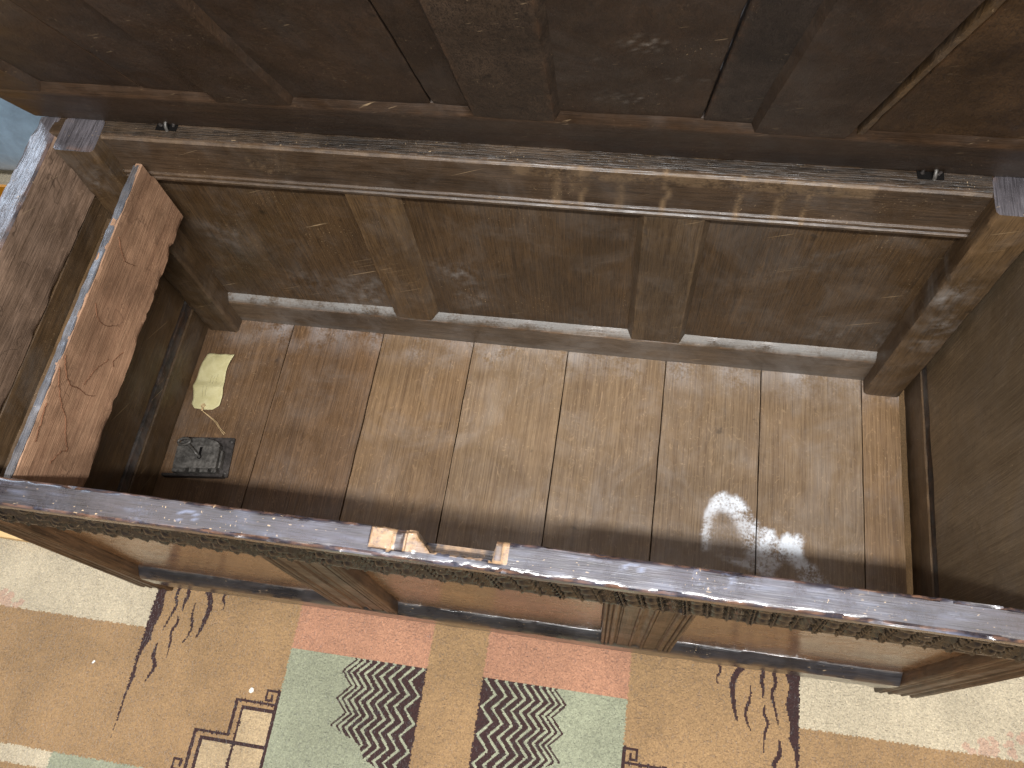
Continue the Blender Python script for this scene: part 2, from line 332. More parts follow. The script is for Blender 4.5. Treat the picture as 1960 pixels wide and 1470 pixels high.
def rug_colour(x, y):
    u = np.abs(x - .635)
    c = np.empty(x.shape + (3,)); c[:] = TAN
    mid = (u > .050) & (u < .300)
    c[mid & (y > -.0885)] = PINK; c[mid & (y <= -.0885)] = GREEN
    far = u >= .582
    c[far & (y > -.0910)] = CREAM
    c[(y < -.317) & (u > .50)] = GREEN; c[(y < -.317) & (u > .680)] = CREAM
    edge = (y < -.345) & (u > .50); c[edge] = TAN
    # coral dabs scattered over the cream
    rr = np.random.default_rng(3)
    for _ in range(60):
        t = rr.random(); cx = .855 + .20 * t + rr.normal(0, .012); cy = -.088 + .075 * t * rr.random() * 1.5
        r = rr.uniform(.004, .0085)
        if cy > -.0885: c[(np.hypot((u - cx), (y - cy) * 1.15) < r) & (y > -.091)] = CORAL * .55 + CREAM * .45
    # zigzag block
    T = 2 * np.abs((((y + .0905) / .0447) % 1.0) - .5) * 2 - 1        # +1 at the turning points nearest the strip
    q = u + .0103 * T                                                # straightened coordinate, lines at constant q
    ub = np.where(y > -.203, .1895, .1895 - (-.203 - y) * 1.62)
    blk = (u > .050) & (q < ub) & (y < -.0885) & (y > -.262)
    c[blk] = DARK
    for qk in (.0658, .0843, .1015, .1175, .1327, .1472, .1607, .1725, .1827):
        c[blk & (np.abs(q - qk) < .0025)] = GREEN * 1.15
    # flame wedge along the cream edge
    v = -u
    wedge = [(-.582, .30), (-.582, -.2814), (-.5795, -.2469), (-.5795, -.2086), (-.5735, -.1753), (-.5775, -.1505), (-.5740, -.1279), (-.5655, -.1118), (-.5680, -.0934), (-.5598, -.058), (-.5655, -.028), (-.5573, -.0073), (-.552, .03), (-.553, .30)]
    c[in_poly(v, y, wedge)] = DARK
    fl = [([(-.5393, .02), (-.5393, -.0068), (-.5430, -.0287), (-.5368, -.0429), (-.5413, -.0631), (-.5486, -.0906)], .0027),
          ([(-.5235, .02), (-.5225, -.0065), (-.5204, -.0257), (-.5232, -.0421), (-.5212, -.0533)], .0030),
          ([(-.4950, .02), (-.4891, -.0059), (-.4784, -.02), (-.4726, -.0384), (-.4752, -.0692), (-.4814, -.0944)], .0047),
          ([(-.4470, .02), (-.4488, -.0082), (-.4514, -.0202), (-.446, -.031), (-.4475, -.0419)], .0022),
          ([(-.5022, -.0367), (-.5016, -.0577), (-.4957, -.0758), (-.4969, -.0909), (-.5039, -.1068)], .0022),
          ([(-.527, -.065), (-.5245, -.076), (-.5315, -.092), (-.5267, -.11), (-.5263, -.1376)], .0024),
          ([(-.5504, -.1152), (-.5509, -.1374), (-.5429, -.1545), (-.5519, -.181)], .0034)]
    for pts, wd in fl:
        c[near_path(v, y, sp2(pts), lambda t, wd=wd: wd * (.25 + .95 * np.sin(np.clip(t * 3.0 + .12, 0, 3.14)) ** .8 * (1 - .25 * t)))] = DARK
    # stepped fret
    inner = in_poly(v, y, [(-.303, -.1975), (-.361, -.1975), (-.361, -.2555), (-.4207, -.2555), (-.4207, -.33), (-.303, -.33)])
    c[inner] = PALE
    for pts in ([(-.303, -.1860), (-.3735, -.1860), (-.3735, -.2440), (-.4335, -.2440), (-.4335, -.40)],
                [(-.303, -.1970), (-.361, -.1970), (-.361, -.2555), (-.4207, -.2555), (-.4207, -.40)],
                [(-.361, -.2545), (-.303, -.2545)], [(-.361, -.2555), (-.361, -.40)], [(-.3025, -.1630), (-.3025, -.40)],
                ):
        c[near_path(v, y, pts, .0029)] = DARK
    for pts in ([(-.4335, -.3095), (-.4575, -.3095), (-.4575, -.2940), (-.4440, -.2940), (-.4440, -.3030)],
                [(-.3025, -.1640), (-.3225, -.1640), (-.3225, -.1800), (-.3130, -.1800), (-.3130, -.1725)]):
        c[near_path(v, y, pts, .0022)] = DARK
    return c
xs = np.arange(-.46, 1.76, .0020); ys = np.arange(-.40, .06, .0020)
nx, ny = len(xs), len(ys)
gx, gy = np.meshgrid(xs, ys); gz = ZR - .0012 + rng.normal(0, .0009, gx.shape) + .0012 * np.sin(gx * 9 + gy * 5) * .4
gz[0] = gz[-1] = ZR - .001; gz[:, 0] = gz[:, -1] = ZR - .001
V = np.stack([gx, gy, gz], -1).reshape(-1, 3)
idx = np.arange(nx * ny).reshape(ny, nx)
F = np.stack([idx[:-1, :-1], idx[:-1, 1:], idx[1:, 1:], idx[1:, :-1]], -1).reshape(-1, 4)
cx, cy = np.meshgrid((xs[:-1] + xs[1:]) / 2, (ys[:-1] + ys[1:]) / 2)
wob = lambda a: rng.normal(0, .00010, a.shape)
Cc = rug_colour(cx + wob(cx), cy + wob(cy)).reshape(-1, 3) * rng.normal(1.0, .075, (F.shape[0], 1)).clip(.72, 1.3)
# the rest of the rug, out of the picture or under the chest, in coarse cells of the same wool, plus its edge
ex, ey = [-.78, xs[0], xs[-1], 2.05], [-1.15, ys[0], ys[-1], .92]
V2, F2, C2 = [], [], []
base = len(V)
for i in range(3):
    for j in range(3):
        if i == 1 and j == 1: continue
        b = base + len(V2); V2 += [(ex[i], ey[j], ZR - .001), (ex[i + 1], ey[j], ZR - .001), (ex[i + 1], ey[j + 1], ZR - .001), (ex[i], ey[j + 1], ZR - .001)]
        F2.append((b, b + 1, b + 2, b + 3)); C2.append(CREAM if (i != 1 and j == 2) else TAN)
b = base + len(V2); x0, x1, y0, y1 = ex[0], ex[3], ey[0], ey[3]
V2 += [(x, y, z) for z in (ZR - .0115, ZR - .001) for x, y in ((x0, y0), (x1, y0), (x1, y1), (x0, y1))]
for k in range(4): F2.append((b + k, b + (k + 1) % 4, b + 4 + (k + 1) % 4, b + 4 + k)); C2.append(TAN)
me = bpy.data.meshes.new('rug'); me.from_pydata(np.vstack([V, V2]).tolist(), [], F.tolist() + F2)
at = me.attributes.new('wool', 'FLOAT_COLOR', 'FACE'); col = np.ones((len(me.polygons), 4)); col[:, :3] = np.vstack([Cc, np.array(C2)])
at.data.foreach_set('color', col.ravel())
rug = finish('rug', me, M['rug'], None, (.635, -.1, ZR - .0115)); tag(rug, 'wool rug with tan, pink, green and cream blocks, brown zigzags and wavy flames', 'rug')

# ------------------------------------------------------------------ the chest
chest = thing('oak_chest', 'old panelled oak chest with carved front rail and its lid held open', 'chest', (0, 0, 0))

# --- floor boards of the chest, laid front to back with open joints
J = [.0575, .2300, .4111, .5872, .7662, .9461, 1.1159, 1.2880, 1.3525]
BLOOM = [(1.0302, .150), (1.0302, 0.1672), (1.0283, 0.2011), (1.0336, 0.2249), (1.0438, 0.2426), (1.0587, 0.2551), (1.0699, 0.2501), (1.0832, 0.2476), (1.0945, 0.2396), (1.106, 0.2225), (1.1128, 0.2119), (1.1184, 0.208), (1.1219, 0.196), (1.1304, 0.2027), (1.1348, 0.1965), (1.1433, 0.1987), (1.1501, 0.1827), (1.1534, 0.1776), (1.1605, 0.1931), (1.1669, 0.1973), (1.1733, 0.1898), (1.1796, 0.1978), (1.1914, 0.1903), (1.1884, 0.1655), (1.1969, 0.1535), (1.2073, 0.1483), (1.2177, 0.1367), (1.2239, 0.1268), (1.2362, 0.115), (1.19, .105), (1.175, .145), (1.160, .148), (1.14, .118), (1.10, .13)]
HOLLOW = [(1.038, .140), (1.0415, .1917), (1.0490, .2190), (1.0640, .2230), (1.0830, .2010), (1.0960, .175), (1.1060, .1396)]
def board_stain(x, y):
    """pale salt bloom spilt across two boards, with a frayed outline"""
    if .99 < x < 1.26 and .09 < y < .28:
        xw = x + .0035 * N(x * 55, y * 55, 3) + .0022 * N(x * 170, y * 170, 9); yw = y + .0035 * N(x * 55, y * 55, 13) + .0022 * N(x * 170, y * 170, 19)
        def inside(p, P):
            r = False; j = len(P) - 1
            for i in range(len(P)):
                if (P[i][1] > p[1]) != (P[j][1] > p[1]) and p[0] < (P[j][0] - P[i][0]) * (p[1] - P[i][1]) / (P[j][1] - P[i][1]) + P[i][0]: r = not r
                j = i
            return r
        n_in = sum(inside((xw + ox, yw + oy), BLOOM) for ox, oy in ((0, 0), (.003, 0), (-.003, 0), (0, .003), (0, -.003))) / 5
        n_ho = sum(inside((xw + ox, yw + oy), HOLLOW) for ox, oy in ((0, 0), (.006, 0), (-.006, 0), (0, .006), (0, -.006))) / 5
        s = n_in * (1 - .9 * n_ho)
        k = .72 + .28 * N(x * 42, y * 42, 5)
        if x > 1.12 and y > .158: k += .42
        if y > .225: k += .18
        if y < .152: k *= .7 if x < 1.18 else .95
        s *= k
    else: s = 0.0
    # drifts of dust along the back of the boards
    s = max(s, .22 * max(0, min(1, (y - .425) / .06)) * (.5 + N(x * 20, y * 20, 7)))
    return max(0, min(1, s))
for k in range(8):
    x0, x1 = J[k] + (.0011 if k else .001), J[k + 1] - (.0011 if k < 7 else .0016)
    nx_, ny_ = int((x1 - x0) / .003) + 1, 170
    dz = [0, .0006, -.0004, .0003, -.0007, .0002, -.0005, -.0016][k]
    vs_, st, wr = [], [], []
    for j in range(ny_ + 1):
        y = -.004 + (D + .012) * j / ny_
        for i in range(nx_ + 1):
            x = x0 + (x1 - x0) * i / nx_; ed = i in (0, nx_)
            xx = x + (.0009 * N(y * 18, k * 3, i) if ed else 0)
            vs_.append((xx, y, dz + .0006 * N(x * 9, y * 5, k) - .0007 * (abs(2 * i / nx_ - 1) ** 6))); st.append(board_stain(x, y)); wr.append(.25 if ed else 0)
    nt = len(vs_); m_ = nx_ + 1
    fs = [(j * m_ + i, j * m_ + i + 1, (j + 1) * m_ + i + 1, (j + 1) * m_ + i) for j in range(ny_) for i in range(nx_)]
    loop = [i for i in range(m_)] + [j * m_ + nx_ for j in range(1, ny_ + 1)] + [ny_ * m_ + i for i in range(nx_ - 1, -1, -1)] + [j * m_ for j in range(ny_ - 1, 0, -1)]
    for q in loop: vs_.append((vs_[q][0], vs_[q][1], -.016)); st.append(0); wr.append(0)
    L = len(loop)
    for q in range(L): fs.append((loop[q], nt + q, nt + (q + 1) % L, loop[(q + 1) % L]))
    fs.append(tuple(nt + q for q in range(L))[::-1])
    me = bpy.data.meshes.new('floor_board'); me.from_pydata(vs_, [], fs)
    for nm, arr in (('stain', st), ('wear', wr)):
        at = me.attributes.new(nm, 'FLOAT', 'POINT'); at.data.foreach_set('value', arr)
    finish('floor_board', me, M['floor_shaded' if k < 2 else ('floor_half_shaded' if k in (2, 7) else 'floor')], chest, ((x0 + x1) / 2, D / 2, 0), 40)

# --- back wall
def drips(p):
    x, y, z = p
    if y > D - .001 or z > .5235: pass
    s = 0.0
    if z > .503 + .004 * N(x * 14, 2, 2) and .70 < x < 1.16 and z < .5235: s = .22
    for (dx, wd, zl, am) in ((.762, .0042, .448, .9), (.797, .0040, .436, .75), (.846, .007, .45, .4), (.905, .0038, .436, .95), (1.000, .0040, .436, .8), (1.050, .0046, .42, .8), (1.082, .0042, .42, .8), (.783, .006, .478, .4)):
        if z > zl:
            cx = dx + .004 * N(z * 40, dx * 30, 0) + max(0, z - .49) * (.12 if dx > 1.0 else -.05)
            s = max(s, am * .46 * max(0, 1 - (abs(x - cx) / wd) ** 2))
    if .33 < x < .40 and .470 < z < .505: s = max(s, .55 * max(0, N(x * 120, z * 400, 4)))
    return s
yF = D
sect = [(yF, .4385, .4), (yF - .0035, .4400, .9), (yF - .0045, .4455, .9), (yF - .0015, .4475), (yF - .0015, .4495), (yF - .0038, .4505, .7), (yF - .0038, .4545, .7), (yF - .0006, .4560), (yF, .4585), (yF, H - .003, .8), (yF + .003, H, .8), (yF + .032, H - .001), (yF + .032, .4385)]
loft('back_top_rail', sect, 'x', .030, 1.39, M['backrail'], chest, .006, .005, .0003, paint=drips, wear=.15)
# dark, rough strip of the rail's top on which the lid closes
loft('rail_top_strip', rect(yF + .0045, yF + .0310, H - .004, H + .0012, .0012), 'x', .123, 1.290, M['backtop'], chest, .007, .006, .0011)
sect = [(yF + .020, -.015), (yF, -.015), (yF, .0690, .7), (yF + .0125, .0810, .3), (yF + .020, .0830)]
loft('back_bottom_rail', sect, 'x', .06, 1.35, M['ledge'], chest, .010, .006, .0005, paint=lambda p: .55 + .3 * N(p[0] * 9, 1, 1) if p[2] > .0705 else (.15 if p[2] < .01 else 0))  # pale chamfer: dust, plus light caught by the slope, in the stain
mun = [(.4481, .5204, 'munt_yellow'), (.8751, .9665, 'munt_tan')]
for a, b, mk in mun:
    sect = [(a - .002, yF + .0142), (a + .004, yF + .0005, .6), (b - .004, yF + .0005, .6), (b + .010, yF + .0142)] if a < .6 else [(a - .004, yF + .0142), (a + .005, yF + .0005, .6), (b - .005, yF + .0005, .6), (b + .004, yF + .0142)]
    loft('back_muntin', sect + [(b, yF + .020), (a, yF + .020)], 'z', .0725, .4400, M[mk], chest, .012, .012, .0007)
def bloom(spots):
    def f(p):
        s_ = 0.0
        for (x, z, r, am) in spots:
            d = math.hypot((p[0] - x), (p[2] - z)) / r
            if d < 1: s_ = max(s_, am * .6 * (1 - d) * max(0, .4 + 1.5 * N(p[0] * 75, p[2] * 75, 3)))
        return min(1, s_)
    return f
BACK_BLOOM = bloom(((.40, .13, .085, .7), (.31, .15, .06, .45), (.20, .28, .06, .35), (.585, .22, .055, .75), (.60, .14, .05, .5), (.79, .10, .05, .3), (1.21, .13, .06, .55), (1.12, .33, .05, .25), (1.30, .12, .07, .5)))
for a, b in ((.055, .4475), (.5215, .8740), (.9675, 1.358)):
    loft('back_panel', rect(a, b, yF + .0145, yF + .0195, .001), 'z', .072, .445, M['inpanel'], chest, .006, .006, .0009, paint=BACK_BLOOM)
# posts standing proud in the back corners
for a, b in ((.0600, .1225), (1.2910, 1.3525)):
    po = loft('back_post', rect(a, b, yF - .0277, yF + .030, .0035), 'z', .0004, H + .0010, M['inner_z'], chest, .007, .007, .0013, wear=1.8, paint=bloom(((1.300, .34, .055, .9), (1.325, .26, .05, .6), (1.33, .20, .04, .5), (.085, .46, .04, .5))))
    po.data.materials.append(M['railtop_y'])
    for f in po.data.polygons:
        if f.normal.z > .9: f.material_index = 1  # worn top made greyer, its reflected light put into the colour
# --- ends
for side in (0, 1):
    mx = (lambda v: v) if side == 0 else (lambda v: (XL + XR) - v)
    def R_(a0, a1, b0, b1, bev): 
        p, q = sorted((mx(a0), mx(a1))); return rect(p, q, b0, b1, bev)
    me_ = M['endleft'] if side == 0 else M['inner_y']
    if side == 0:
        er = loft('end_top_rail', R_(.0155, .0530, .405, H + .0006, .003), 'y', .0005, yF + .030, M['endleft'], chest, .006, .007, .0011, wear=1.2, chips=.7)
        er.data.materials.append(M['railtop_y'])
        for f in er.data.polygons:
            if f.normal.z > .55: f.material_index = 1  # upward faces get the grey tone that includes the reflection
        loft('end_panel', R_(.026, .0510, .0920, .4040, .001), 'y', .002, yF - .002, M['inner_y'], chest, .015, .015, .0009)
    else:
        loft('end_top_rail', R_(.0000, .0290, .465, H + .0006, .003), 'y', .0005, yF + .030, M['railtop_y'], chest, .008, .008, .0011, wear=2)
        loft('end_panel', R_(.0295, .0562, .0915, .5200, .001), 'y', .002, yF - .002, M['endright'], chest, .012, .015, .0009)
    loft('end_bottom_rail', R_(.018, .0568, -.015, .0680, .0018), 'y', .002, yF - .001, M['inner_y'], chest, .012, .010, .0006)
    loft('end_groove_strip', R_(.018, .0548, .0690, .0910, .0008), 'y', .003, yF - .002, M['groove'], chest, .02, .012, .0005)  # dark colour stands in for the shaded ledge between rail and panel

# --- front
def yaw(p):   # the front frame stands a touch out of square
    return (p[0], p[1] + .002 * (p[0] - .70), p[2])
sts = list(np.arange(XL - .012, .60, .006)) + list(np.arange(.60, .80, .0022)) + list(np.arange(.80, XR + .013, .006))
def notch(p):
    x, y, z = p; raw = 0.0
    e = .0030 * N(x * 110, z * 90, 2) + .0012 * N(x * 420, z * 300, 7)
    lft = .6262 + .35 * (y + .0326) * .12
    if lft < x < .678 and z > .509 and y > -.0248 + e:           # torn-off skin, pale
        z -= .0022 + .0012 * N(x * 190, y * 190, 1) + (.0018 if .652 < x < .662 else 0); raw = 1.0 if not (.6545 < x < .6640) else .35
        if x > .668: z += .0030
    if .6775 < x < .7625 and z > .470:
        cut = -.0215 + e
        if x < .694: cut = -.0215 + (.694 - x) / .0165 * (.0150 + .004 * N(x * 260, z * 160, 0))
        if y > cut:
            y = cut; raw = .9 if x < .702 else .42 + .3 * N(x * 150, z * 150, 4)
            z = min(z, H - .001 - .002 * abs(N(x * 160, 5, 5)))
    if .690 < x < .7600 and .40 < z <= .470: raw = .55 + .3 * N(x * 150, z * 150, 4)
    if .7565 < x < .7775 and y > -.0245 and z > .511:
        if x < .7715: z -= .0016
        raw = 1.0 if (x > .7700 or y < -.0215) else .45
    if .6775 < x < .7600 and y > -.0245 and z > .521: raw = max(raw, .55 if N(x * 60, 1, 1) > -.1 else 0)
    return (x, y, z), raw
def rail_marks(p):
    x, y, z = p; s = 0.0
    if z > .518:
        s = .55 * max(0, N(x * 26, y * 190, 5) - .05) + .5 * max(0, N(x * 9, y * 40, 8))
        for (a, b, r) in ((.985, -.010, .016), (.905, -.012, .008), (.42, -.018, .010)):
            d = math.hypot((x - a) / r, (y - b) / (r * .55))
            if d < 1: s = .0
            elif d < 1.25: s = .8
    return min(1, s)
sect = [(-.0310, H, .9), (-.0020, H, .9), (0, H - .0022, .9), (0, .340), (-.0090, .340), (-.0150, .350), (-.0150, .4960), (-.0220, .4985, .5), (-.0290, .5010, .7), (-.0326, .5060, .7), (-.0326, H - .0020, .9)]
frail = loft('front_rail', sect, 'x', 0, 0, M['rail'], chest, sub=.0026, jit=.0006, wear=1.0, chips=1.0, mod=notch, paint=rail_marks, stations=sts)
# carved band: fluted lobes leaning between twisted leaves
def relief(x, z):
    per = .0735; f = ((x - .012) / per) % 1.0; n_ = math.floor((x - .012) / per)
    v = (z - .358) / .138
    f = (f + .22 * (v - .5)) % 1.0
    h = .0
    for c0 in (.19, .50):
        du = (f - c0) / .125
        if abs(du) < 1:
            prof = math.sqrt(1 - du * du)
            fl = (.5 + .5 * math.cos((v * 4.6 + .40 * du * du) * 2 * math.pi)) ** .7
            h = max(h, prof * (.0016 + .0068 * fl) * (1 if .05 < v < .95 else .3))
    du = (f - .82) / .16
    if abs(du) < 1:
        vv = abs(v - .5) * 2
        leaf = max(0, 1 - abs(du) - .55 * vv * vv) ; cut = .5 + .5 * math.cos((v + abs(du) * .35) * 10 * math.pi)
        h = max(h, .0100 * leaf * (.35 + .65 * cut) + .0014 * cut)
    for c0 in (.035, .345, .655, .985):
        du = (f - c0) / .026
        if abs(du) < 1: h = max(h, .0072 * (1 - du * du) ** .5)
    if v < .06 or v > .94: h = max(h, .0042)
    return h * (.92 + .16 * N(x * 30, z * 30, 2)) + .0002 * N(x * 200, z * 200, 1)
nxc, nzc = 900, 48; vs_, wr = [], []
for j in range(nzc + 1):
    z = .358 + .138 * j / nzc
    for i in range(nxc + 1):
        x = XL + (XR - XL) * i / nxc; h = relief(x, z); vs_.append((x, -.0165 - h, z)); wr.append(min(1, max(0, (h - .0066) / .0022)) * .6)
m_ = nxc + 1
fs = [(j * m_ + i, j * m_ + i + 1, (j + 1) * m_ + i + 1, (j + 1) * m_ + i) for j in range(nzc) for i in range(nxc)]
me = bpy.data.meshes.new('carved_band'); me.from_pydata(vs_, [], fs); at = me.attributes.new('wear', 'FLOAT', 'POINT'); at.data.foreach_set('value', wr)
finish('carved_band', me, M['carve'], frail, ((XL + XR) / 2, -.0165, .42), 50)
def reeded(a, b, seq, y0=-.0190, back=.010):
    """front profile of a moulded upright: seq = (width fraction, height in mm of each bead; negative = channel)"""
    pts = []; x = a; W = b - a
    for wfr, hmm in seq:
        wd = wfr * W
        if hmm == 0: pts += [(x + .0003, y0, .2), (x + wd - .0003, y0, .2)]
        else:
            for k in range(7):
                t = k / 6; pts.append((x + wd * t * .98 + wd * .01, y0 - hmm * .001 * math.sin(math.pi * t) + (.0016 if k in (0, 6) else 0), .7 if k == 3 and hmm > 0 else 0))
        x += wd
    return pts + [(b, back), (a, back)]
SEQ = [(.055, 1.6), (.055, 2.0), (.085, 1.8), (.03, -1.5), (.17, 0), (.05, 1.6), (.11, -3.2), (.05, 1.6), (.17, 0), (.03, -1.5), (.085, 1.8), (.055, 2.0), (.055, 1.6)]
for a, b in ((.4400, .5460), (.8800, .9900)):
    loft('front_muntin', reeded(a, b, SEQ), 'z', -.0060, .3570, M['front_z'], chest, .012, .02, .0004, tf=yaw, smooth=50)
SEQ2 = [(.10, 1.8), (.08, 2.2), (.12, -2.0), (.10, 2.0), (.20, 0), (.10, 2.0), (.12, -2.0), (.10, 2.4), (.08, 1.6)]
for a, b in ((XL, .0830), (1.3360, XR)):
    loft('front_stile', reeded(a, b, SEQ2, -.0185, .006), 'z', ZR + .0006, .3575, M['front_z'], chest, .012, .02, .0004, tf=yaw, smooth=50)
for a, b in ((.0835, .4395), (.5465, .8795), (.9905, 1.3355)):
    loft('front_panel', rect(a, b, -.0030, .0030, .001), 'z', .0080, .3570, M['panel'], chest, .012, .014, .0006, tf=yaw)
sect = [(-.0165, -.0850, .5), (-.0185, -.0830, .6), (-.0185, -.0720, .6), (-.0160, -.0705), (-.0160, -.0685), (-.0195, -.0670, .6), (-.0215, -.0050, .8), (-.0030, .0125, .6), (.0100, .0135), (.0100, -.0850)]
loft('bottom_rail', sect, 'x', .0840, 1.3350, M['black'], chest, .008, .008, .0007, wear=1.5, tf=yaw)
for a, b, sg in ((.0845, .118, 1), (1.3015, 1.3345, -1)):     # small shaped brackets under the rail beside the feet
    x0, x1 = (a, b) if sg > 0 else (b, a)
    sect = [(x0, -.0860), (x0, -.1180, .4), (x0 + sg * .010, -.1120, .4), (x0 + sg * .020, -.0960, .4), (x1, -.0860)]
    me = loft('bracket', [(p[0], p[1], .3) for p in sect], 'y', -.0145, .006, M['front_x'], chest, .008, .01, .0004, tf=yaw)

# --- till along the left end
def ragged(p):
    x, y, z = p
    if z < .372: z += .0025 * N(y * 11, 3, 3) + .0020 * max(0, N(y * 45, 8, 1)) + (.007 * max(0, 1 - abs(y - .425) / .010)) + (.005 * max(0, 1 - abs(y - .31) / .006)) + (.005 * max(0, 1 - abs(y - .165) / .012)) - .006 * (1 - y / .49)
    if z > .47: z -= .0015 * max(0, N(y * 50, 2, 2))
    if y > .478 and z > .452: y -= .004
    return (x, y, z), 0.0
till = loft('till_board', [(p[0], p[1], .9) for p in rect(.1550, .1668, .3490, .4830, .0022)], 'y', .0015, yF - .0048, M['till'], chest, .005, .008, .0010, wear=.8, chips=.25, mod=ragged)
loft('till_top_edge', rect(.1542, .1664, .4800, .4842, .0012), 'y', .003, yF - .012, M['till_edge'], till, .006, .005, .0009, wear=2)
loft('till_slat', rect(.1425, .1535, .4300, .4680, .0015), 'y', .003, .3820, M['groove'], chest, .01, .01, .0007)
loft('till_bottom', rect(.0530, .1540, .3560, .3660, .0015), 'y', .002, yF - .029, M['inner_y'], chest, .02, .02, .0006)
def crack(pts, wd):
    """a shallow worm-like fissure following the face of the till board"""
    P = [Vector((q.x, q.y + .0016 * N(i * .55, pts[0][0] * 70, 1), q.z + .0022 * N(i * .55, 7, pts[0][0] * 70))) for i, q in enumerate(smooth_path([(.1676, a, b) for a, b in pts], 9))]; vs_, fs = [], []
    for i, p in enumerate(P):
        t = i / (len(P) - 1); q = P[min(i + 1, len(P) - 1)] - P[max(i - 1, 0)]; n_ = Vector((0, -q.z, q.y)).normalized()
        h = .72 * wd * (.35 + .65 * math.sin(math.pi * min(1, t + .08))) * (.8 + .5 * N(t * 14, pts[0][0] * 90, 0))
        for (o_, dx) in ((-h, -.0016), (-.3 * h, .0003), (.3 * h, .0003), (h, -.0016)): vs_.append((p.x + dx, p.y + n_.y * o_, p.z + n_.z * o_))
    for i in range(len(P) - 1):
        for k in range(3): fs.append((i * 4 + k, i * 4 + k + 1, i * 4 + 5 + k, i * 4 + 4 + k))
    me = bpy.data.meshes.new('crack'); me.from_pydata(vs_, [], fs); finish('crack', me, M['crack'], till, tuple(P[0]))
for pts, wd in (([(.365, .470), (.352, .455), (.345, .438), (.352, .415)], .0012),
                ([(.262, .464), (.248, .447), (.248, .427), (.262, .401)], .0013),
                ([(.212, .395), (.190, .412), (.172, .420), (.158, .425)], .0012),
                ([(.176, .478), (.160, .468), (.148, .450), (.150, .434), (.150, .410), (.156, .395)], .0021),
                ([(.158, .480), (.140, .470), (.118, .450), (.108, .435), (.085, .420), (.072, .408), (.066, .418), (.046, .430)], .0016),
                ([(.110, .478), (.085, .473), (.060, .470)], .0012), ([(.235, .372), (.215, .385), (.206, .380)], .0010)):
    crack(pts, wd)

# --- hinges: iron staples linked through the back rail
for hx in (.2156, 1.2193):
    ring = [(hx + .0105 * math.cos(t), .5165 + .006 * math.sin(t) * .4, H + .0045 + .0085 * math.sin(t)) for t in np.linspace(0, 2 * math.pi, 20, endpoint=False)]
    hg = tube('hinge', ring, .0026, M['iron_dark'], chest, 8, True)
    tube('staple', [(hx + .003, .5165 - .010 * math.cos(t), H + .002 + .010 * math.sin(t)) for t in np.linspace(0, math.pi, 10)], .0024, M['iron'], hg)
    loft('hinge_mortise', rect(hx - .016, hx + .016, H + .0008, H + .0022, .0004), 'y', .507, .5205, M['hole'], hg, .02, .02, 0)

# --- lid, leaning forward over the hinge
LA = R(22.5); HY, HZ = .518, H + .0015
def lt(x, s, d=0.0):      # point on the lid: along x, up the lid by s, d = out towards the viewer
    return (x, HY - s * math.sin(LA) - d * math.cos(LA), HZ + s * math.cos(LA) - d * math.sin(LA))
def ltf(p):   # the old lid flares a little towards its front edge
    return lt(p[0] + (.135 if p[0] > .6 else .06) * (p[0] - .6) * max(0, p[2] - .1), p[2], -p[1])
LX0, LX1, LT = .014, 1.425, .575
def LID_SPECKS(p):
    s_ = 0.0
    for (x, z, rx, rz) in ((.8086, .2565, .012, .010), (.8543, .2947, .024, .018), (.835, .1591, .03, .02), (.90, .215, .03, .012)):
        d = math.hypot((p[0] - x) / rx, (p[2] - z) / rz)
        if d < 1.3: s_ = max(s_, 1.1 * max(0, 1.3 - d) * max(0, N(p[0] * 190, p[2] * 190, 3) - .12) * 1.5)
    return min(1, s_)
def lidbar(name, sect, axis, a, b, mat, parent, **k): return loft(name, sect, axis, a, b, mat, parent, tf=ltf, **k)
lid = lidbar('lid', [(-.0005, .0015, .5), (.030, .0015), (.030, .112), (.010, .112), (.000, .100, .8)], 'x', LX0, LX1, M['lid_x'], chest, step=.01, sub=.01, jit=.0009)
lidbar('lid_rail', [(0, LT - .09, .7), (.010, LT - .10), (.030, LT - .10), (.030, LT), (0, LT)], 'x', LX0, LX1, M['lid_x'], lid, step=.012, sub=.012)
for a, b in ((LX0 + .001, .1060), (1.325, LX1 - .001)):
    lidbar('lid_stile', [(a, .0004, .5), (b - .008 if a < .5 else b, .0004, .6), (b, .0105), (b, .029), (a, .029)] if a < .5 else [(a, .0105), (a + .008, .0004, .6), (b, .0004, .5), (b, .029), (a, .029)], 'z', .1005, LT - .0915, M['lid_z'], lid, step=.014, sub=.014)
for a, b, mk in ((.3400, .4400, 'lid_z'), (.6660, .7670, 'lid_grey'), (.9920, 1.0960, 'lid_z')):
    lidbar('lid_muntin', [(a - .006, .0105), (a + .002, .0003, .6), (b - .002, .0003, .6), (b + .006, .0105), (b + .006, .029), (a - .006, .029)], 'z', .1004, LT - .0914, M[mk], lid, step=.014, sub=.014, jit=.0009)
for a, b, mk in ((.090, .2440, 'lid_z'), (.2455, .3500, 'lid_z'), (.4300, .6170, 'lid_z'), (.6185, .6760, 'lid_z'), (.7580, .9335, 'lid_z'), (.9350, 1.0000, 'lid_dark'), (1.1145, 1.335, 'lid_yellow')):
    dd = .0085 + random.uniform(-.0012, .0012)
    lidbar('lid_board', rect(a, b, dd, .022, .0012), 'z', .096, LT - .084, M[mk], lid, step=.005 if .75 < a < .9 else .016, sub=.005 if .75 < a < .9 else .016, jit=.0011, paint=LID_SPECKS if .75 < a < .9 else None)
lidbar('lid_bead', [(1.1020, .0108), (1.1045, .0040, .6), (1.1110, .0040, .6), (1.1140, .0108), (1.1140, .020), (1.1020, .020)], 'z', .104, LT - .09, M['munt_yellow'], lid, step=.02, sub=.02)

